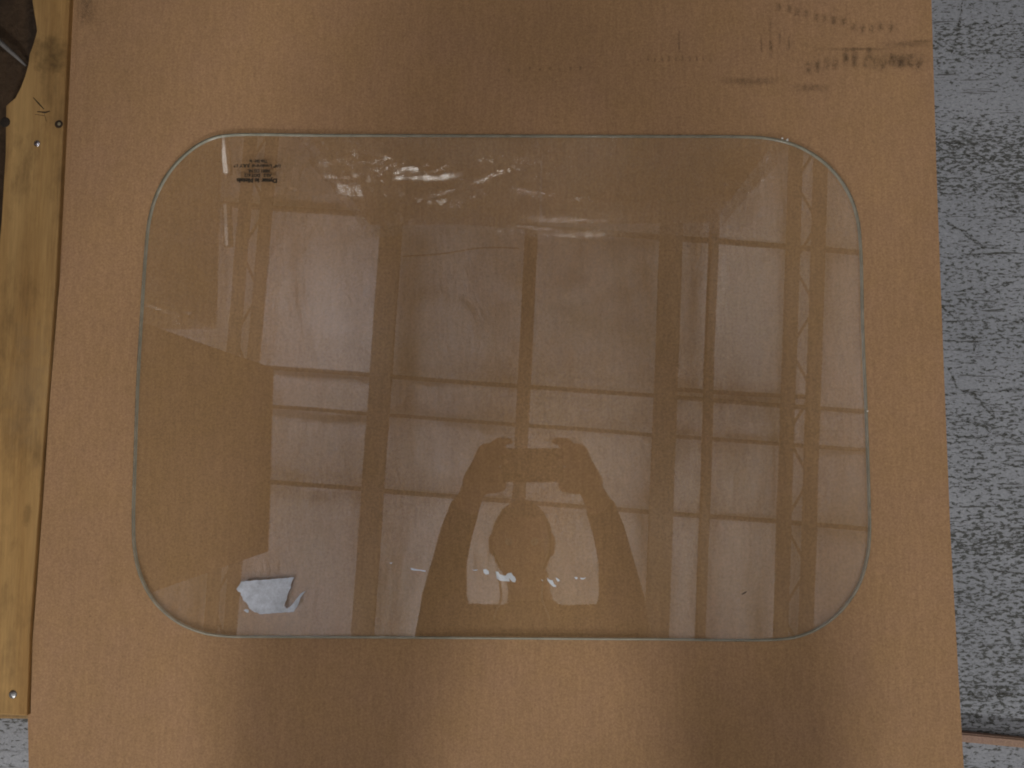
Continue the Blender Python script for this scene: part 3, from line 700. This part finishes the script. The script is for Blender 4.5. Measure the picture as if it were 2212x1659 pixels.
load('carton_stack', a.x - 0.55, a.x - 0.005, b.y, a.y, ZL, 'plain brown carton stack, mirrored as the big brown patch at the left of the glass', 1, 3, film=False)
a = mir(468, 740, 2.3); b = mir(468, 250, 2.3)
XF = a.x + 0.03
FO = [(on_x(u1, v1, XF), on_x(u2, v2, XF), am, sg) for (u1, v1, u2, v2, am, sg) in (
    (316, 470, 412, 500, 0.0130, 0.046), (300, 490, 380, 505, 0.010, 0.02), (436, 462, 468, 560, 0.0170, 0.060), (318, 588, 408, 628, 0.010, 0.022), (430, 470, 470, 480, 0.012, 0.03))]
load('wrapped_carton_stack', a.x - 0.7, a.x, a.y + 0.05, a.y + 1.2, 2.3, 'tall brown carton stack in glinting stretch film, mirrored at the upper left of the glass', 1, 4, folds=FO, fold_n=(1, 0))

# ================================================================== PHOTOGRAPHER, seen in the glass
def capsule(bm, a, b, ra, rb, seg=16):
    a = Vector(a); b = Vector(b)
    for p, r_ in ((a, ra), (b, rb)):
        t_ = bmesh.new(); bmesh.ops.create_icosphere(t_, subdivisions=3, radius=r_)
        for v in t_.verts: v.co += p
        merge(bm, t_)
    if (b - a).length > 1e-5: add_tube(bm, [a, b], [ra, rb], seg)
def chain(bm, pts):
    for (p, r_), (q, s_) in zip(pts[:-1], pts[1:]): capsule(bm, p, q, r_, s_)
def ell(bm, c_, r_, sub=4):
    t_ = bmesh.new(); bmesh.ops.create_icosphere(t_, subdivisions=sub, radius=1)
    for v in t_.verts: v.co = Vector(c_) + Vector((v.co.x * r_[0], v.co.y * r_[1], v.co.z * r_[2]))
    merge(bm, t_)
def remeshed(bm, voxel, smooth=4):
    me = bpy.data.meshes.new('tmp'); bm.to_mesh(me); bm.free()
    o = bpy.data.objects.new('tmp', me); C.objects.link(o)
    r_ = o.modifiers.new('r', 'REMESH'); r_.mode = 'VOXEL'; r_.voxel_size = voxel; r_.use_smooth_shade = True
    s_ = o.modifiers.new('s', 'SMOOTH'); s_.iterations = smooth; s_.factor = 0.5
    bpy.context.view_layer.update()
    m_ = bpy.data.meshes.new_from_object(o.evaluated_get(bpy.context.evaluated_depsgraph_get())); bpy.data.objects.remove(o)
    m_.polygons.foreach_set('use_smooth', [True] * len(m_.polygons)); return m_
PO = Vector((0, -0.9, 0))
person = thing('person', PO, 'photographer in a dark shirt bending over the glass, holding a phone, mirrored in it', 'person')
def pl(p): return Vector(p) - PO
bm = bmesh.new()
HX = -0.028
# head: looks straight down, crown towards +Y, chin towards the body
hc = Vector((HX, -0.215, 1.335))
ell(bm, pl(hc), (0.074, 0.100, 0.098)); ell(bm, pl(hc + Vector((0, -0.055, -0.040))), (0.055, 0.060, 0.050))
ell(bm, pl(hc + Vector((0, -0.100, -0.062))), (0.024, 0.018, 0.018))                     # chin
capsule(bm, pl(hc + Vector((0, 0.012, -0.094))), pl(hc + Vector((0, -0.032, -0.116))), 0.009, 0.014)   # nose
for s in (-1, 1):
    ell(bm, pl(hc + Vector((s * 0.011, -0.034, -0.106))), (0.009, 0.009, 0.009), 2)
    ell(bm, pl(hc + Vector((s * 0.030, 0.026, -0.086))), (0.024, 0.008, 0.011), 2)         # brow
    ell(bm, pl(hc + Vector((s * 0.042, -0.030, -0.062))), (0.022, 0.024, 0.020), 2)        # cheek
    ell(bm, pl(hc + Vector((s * 0.078, -0.008, -0.010))), (0.010, 0.032, 0.019), 2)        # ear
ell(bm, pl(hc + Vector((0, -0.066, -0.094))), (0.024, 0.006, 0.008), 2); ell(bm, pl(hc + Vector((0, -0.077, -0.091))), (0.020, 0.006, 0.008), 2)  # lips
chain(bm, [(pl((HX, -0.255, 1.355)), 0.056), (pl((-0.01, -0.34, 1.350)), 0.056), (pl((0, -0.43, 1.345)), 0.065)])
# torso and legs
chain(bm, [(pl((0, -0.44, 1.33)), 0.09), (pl((0, -0.55, 1.27)), 0.125), (pl((0, -0.70, 1.12)), 0.125), (pl((0, -0.82, 0.98)), 0.135)])
for s in (-1, 1):
    chain(bm, [(pl((s * 0.02, -0.47, 1.33)), 0.08), (pl((s * 0.185, -0.46, 1.35)), 0.066)])
    chain(bm, [(pl((s * 0.08, -0.56, 1.26)), 0.11), (pl((s * 0.08, -0.70, 1.12)), 0.10)])
    chain(bm, [(pl((s * 0.195, -0.46, 1.35)), 0.056), (pl((s * 0.222, -0.36, 1.28)), 0.046), (pl((s * 0.206, -0.25, 1.215)), 0.036), (pl((s * 0.170, -0.13, 1.17)), 0.034), (pl((s * 0.132, -0.055, 1.128)), 0.027)])
    chain(bm, [(pl((s * 0.110, -0.050, 1.118)), 0.024), (pl((s * 0.086, -0.050, 1.112)), 0.019), (pl((s * 0.100, -0.030, 1.110)), 0.020)])
    chain(bm, [(pl((s * 0.09, -0.84, 0.95)), 0.105), (pl((s * 0.15, -0.84, 0.72)), 0.085), (pl((s * 0.205, -0.83, 0.50)), 0.060), (pl((s * 0.23, -0.88, 0.30)), 0.058), (pl((s * 0.25, -0.92, 0.09)), 0.040)])
    chain(bm, [(pl((s * 0.25, -0.93, 0.05)), 0.042), (pl((s * 0.265, -0.80, 0.032)), 0.030), (pl((s * 0.27, -0.74, 0.028)), 0.026)])
    # palm
    chain(bm, [(pl((s * 0.130, -0.038, 1.124)), 0.024), (pl((s * 0.108, -0.010, 1.113)), 0.024), (pl((s * 0.100, 0.014, 1.112)), 0.021)])
    chain(bm, [(pl((s * 0.112, -0.030, 1.115)), 0.021), (pl((s * 0.098, -0.024, 1.108)), 0.019)])
    chain(bm, [(pl((s * 0.135, -0.055, 1.130)), 0.034), (pl((s * 0.118, -0.020, 1.122)), 0.030), (pl((s * 0.108, 0.012, 1.116)), 0.026)])
    chain(bm, [(pl((s * 0.120, -0.060, 1.128)), 0.026), (pl((s * 0.082, -0.058, 1.124)), 0.022)])
    # four fingers closing round the end of the phone, thumb on the screen side
    for (bx, by, kx, ky, tx, ty, r0) in ((0.100, 0.024, 0.080, 0.042, 0.052, 0.042, 0.0095), (0.100, 0.008, 0.082, 0.018, 0.060, 0.017, 0.0095), (0.103, -0.010, 0.086, -0.006, 0.064, -0.006, 0.009), (0.108, -0.028, 0.092, -0.028, 0.074, -0.027, 0.008)):
        chain(bm, [(pl((s * bx, by, 1.108)), r0 * 1.2), (pl((s * kx, ky, 1.096)), r0), (pl((s * (kx + tx) / 2, (ky + ty) / 2, 1.094)), r0 * 0.92), (pl((s * tx, ty, 1.095)), r0 * 0.8)])
    chain(bm, [(pl((s * 0.118, -0.030, 1.124)), 0.015), (pl((s * 0.092, -0.034, 1.130)), 0.0115), (pl((s * 0.064, -0.024, 1.125)), 0.0095)])
body = obj('body', remeshed(bm, 0.0045, 3), SKIN, person)
# shirt with sleeves to the elbow
bm = bmesh.new()
chain(bm, [(pl((0, -0.455, 1.33)), 0.105), (pl((0, -0.55, 1.27)), 0.145), (pl((0, -0.70, 1.12)), 0.145), (pl((0, -0.80, 1.00)), 0.150)])
for s in (-1, 1):
    chain(bm, [(pl((s * 0.02, -0.475, 1.33)), 0.096), (pl((s * 0.185, -0.46, 1.35)), 0.082)])
    chain(bm, [(pl((s * 0.08, -0.56, 1.26)), 0.130), (pl((s * 0.08, -0.72, 1.10)), 0.122)])
    chain(bm, [(pl((s * 0.225, -0.46, 1.35)), 0.085), (pl((s * 0.226, -0.36, 1.28)), 0.060), (pl((s * 0.206, -0.25, 1.218)), 0.044), (pl((s * 0.186, -0.175, 1.185)), 0.040), (pl((s * 0.168, -0.125, 1.168)), 0.038)])
obj('shirt', remeshed(bm, 0.007, 3), SHIRT, person)
bm = bmesh.new()
for s in (-1, 1):
    chain(bm, [(pl((s * 0.09, -0.84, 0.95)), 0.122), (pl((s * 0.15, -0.84, 0.72)), 0.110), (pl((s * (0.225 if s > 0 else 0.235), -0.83, 0.50)), 0.095 if s > 0 else 0.112), (pl((s * 0.23, -0.88, 0.30)), 0.085), (pl((s * 0.25, -0.92, 0.12)), 0.072)])
chain(bm, [(pl((0, -0.82, 0.98)), 0.155), (pl((0, -0.84, 0.92)), 0.14)])
obj('trousers', remeshed(bm, 0.01, 3), DENIM, person)
for s in (-1, 1):
    bm = bmesh.new(); chain(bm, [(pl((s * 0.25, -0.94, 0.055)), 0.052), (pl((s * 0.265, -0.80, 0.046)), 0.044), (pl((s * 0.272, -0.72, 0.040)), 0.038)])
    obj('shoe', remeshed(bm, 0.006, 3), SHOE, person)
# hair: shell over the back and crown of the head
bm = bmesh.new(); bmesh.ops.create_icosphere(bm, subdivisions=4, radius=1)
for v in bm.verts: v.co = pl(hc) + Vector((v.co.x * 0.080, v.co.y * 0.108, v.co.z * 0.104)) + v.co * 0
dl = [v for v in bm.verts if (v.co - pl(hc)).z < -0.030 and (v.co - pl(hc)).y < 0.068 or (v.co - pl(hc)).y < -0.075]
bmesh.ops.delete(bm, geom=dl, context='VERTS')
bmesh.ops.solidify(bm, geom=bm.faces[:], thickness=0.006)
obj('hair', mesh(bm, smooth=True), HAIR, person)
for s in (-1, 1):
    bm = bmesh.new(); bmesh.ops.create_icosphere(bm, subdivisions=3, radius=0.0115)
    o = obj('eye', mesh(bm, smooth=True), EYE, person); o.location = pl(hc + Vector((s * 0.030, 0.008, -0.084)))
    # hood cord hanging beside the neck
    cpts = [pl((HX + s * 0.066, -0.290, 1.275)), pl((HX + s * 0.052, -0.310, 1.215)), pl((HX + s * 0.050, -0.340, 1.190)), pl((HX + s * 0.062, -0.372, 1.205)), pl((HX + s * 0.070, -0.40, 1.26))]
    bm = bmesh.new(); add_tube(bm, spline(cpts, False), 0.0028, 8)
    obj('neck_cord', mesh(bm), CORD, person)
# the phone: a thing of its own, held level over the glass
ph = thing('phone', (0, 0, 1.1085), 'black phone held flat in both hands by the photographer, lens down', 'phone')
rotm = cam.matrix_world.to_3x3().to_4x4()
ph.rotation_euler = rotm.to_euler()
bm = bmesh.new(); add_box(bm, -0.074, 0.074, -0.054, 0.026, -0.002, 0.006, 0.002); obj('phone_body', mesh(bm), PHONE, ph)
bm = bmesh.new(); add_box(bm, -0.064, 0.064, -0.046, 0.018, 0.0062, 0.0068); obj('screen', mesh(bm), LENS, ph)
bm = bmesh.new(); add_tube(bm, [(0, 0, -0.0035), (0, 0, -0.0021)], 0.005, 24, False); obj('lens', mesh(bm), LENS, ph)
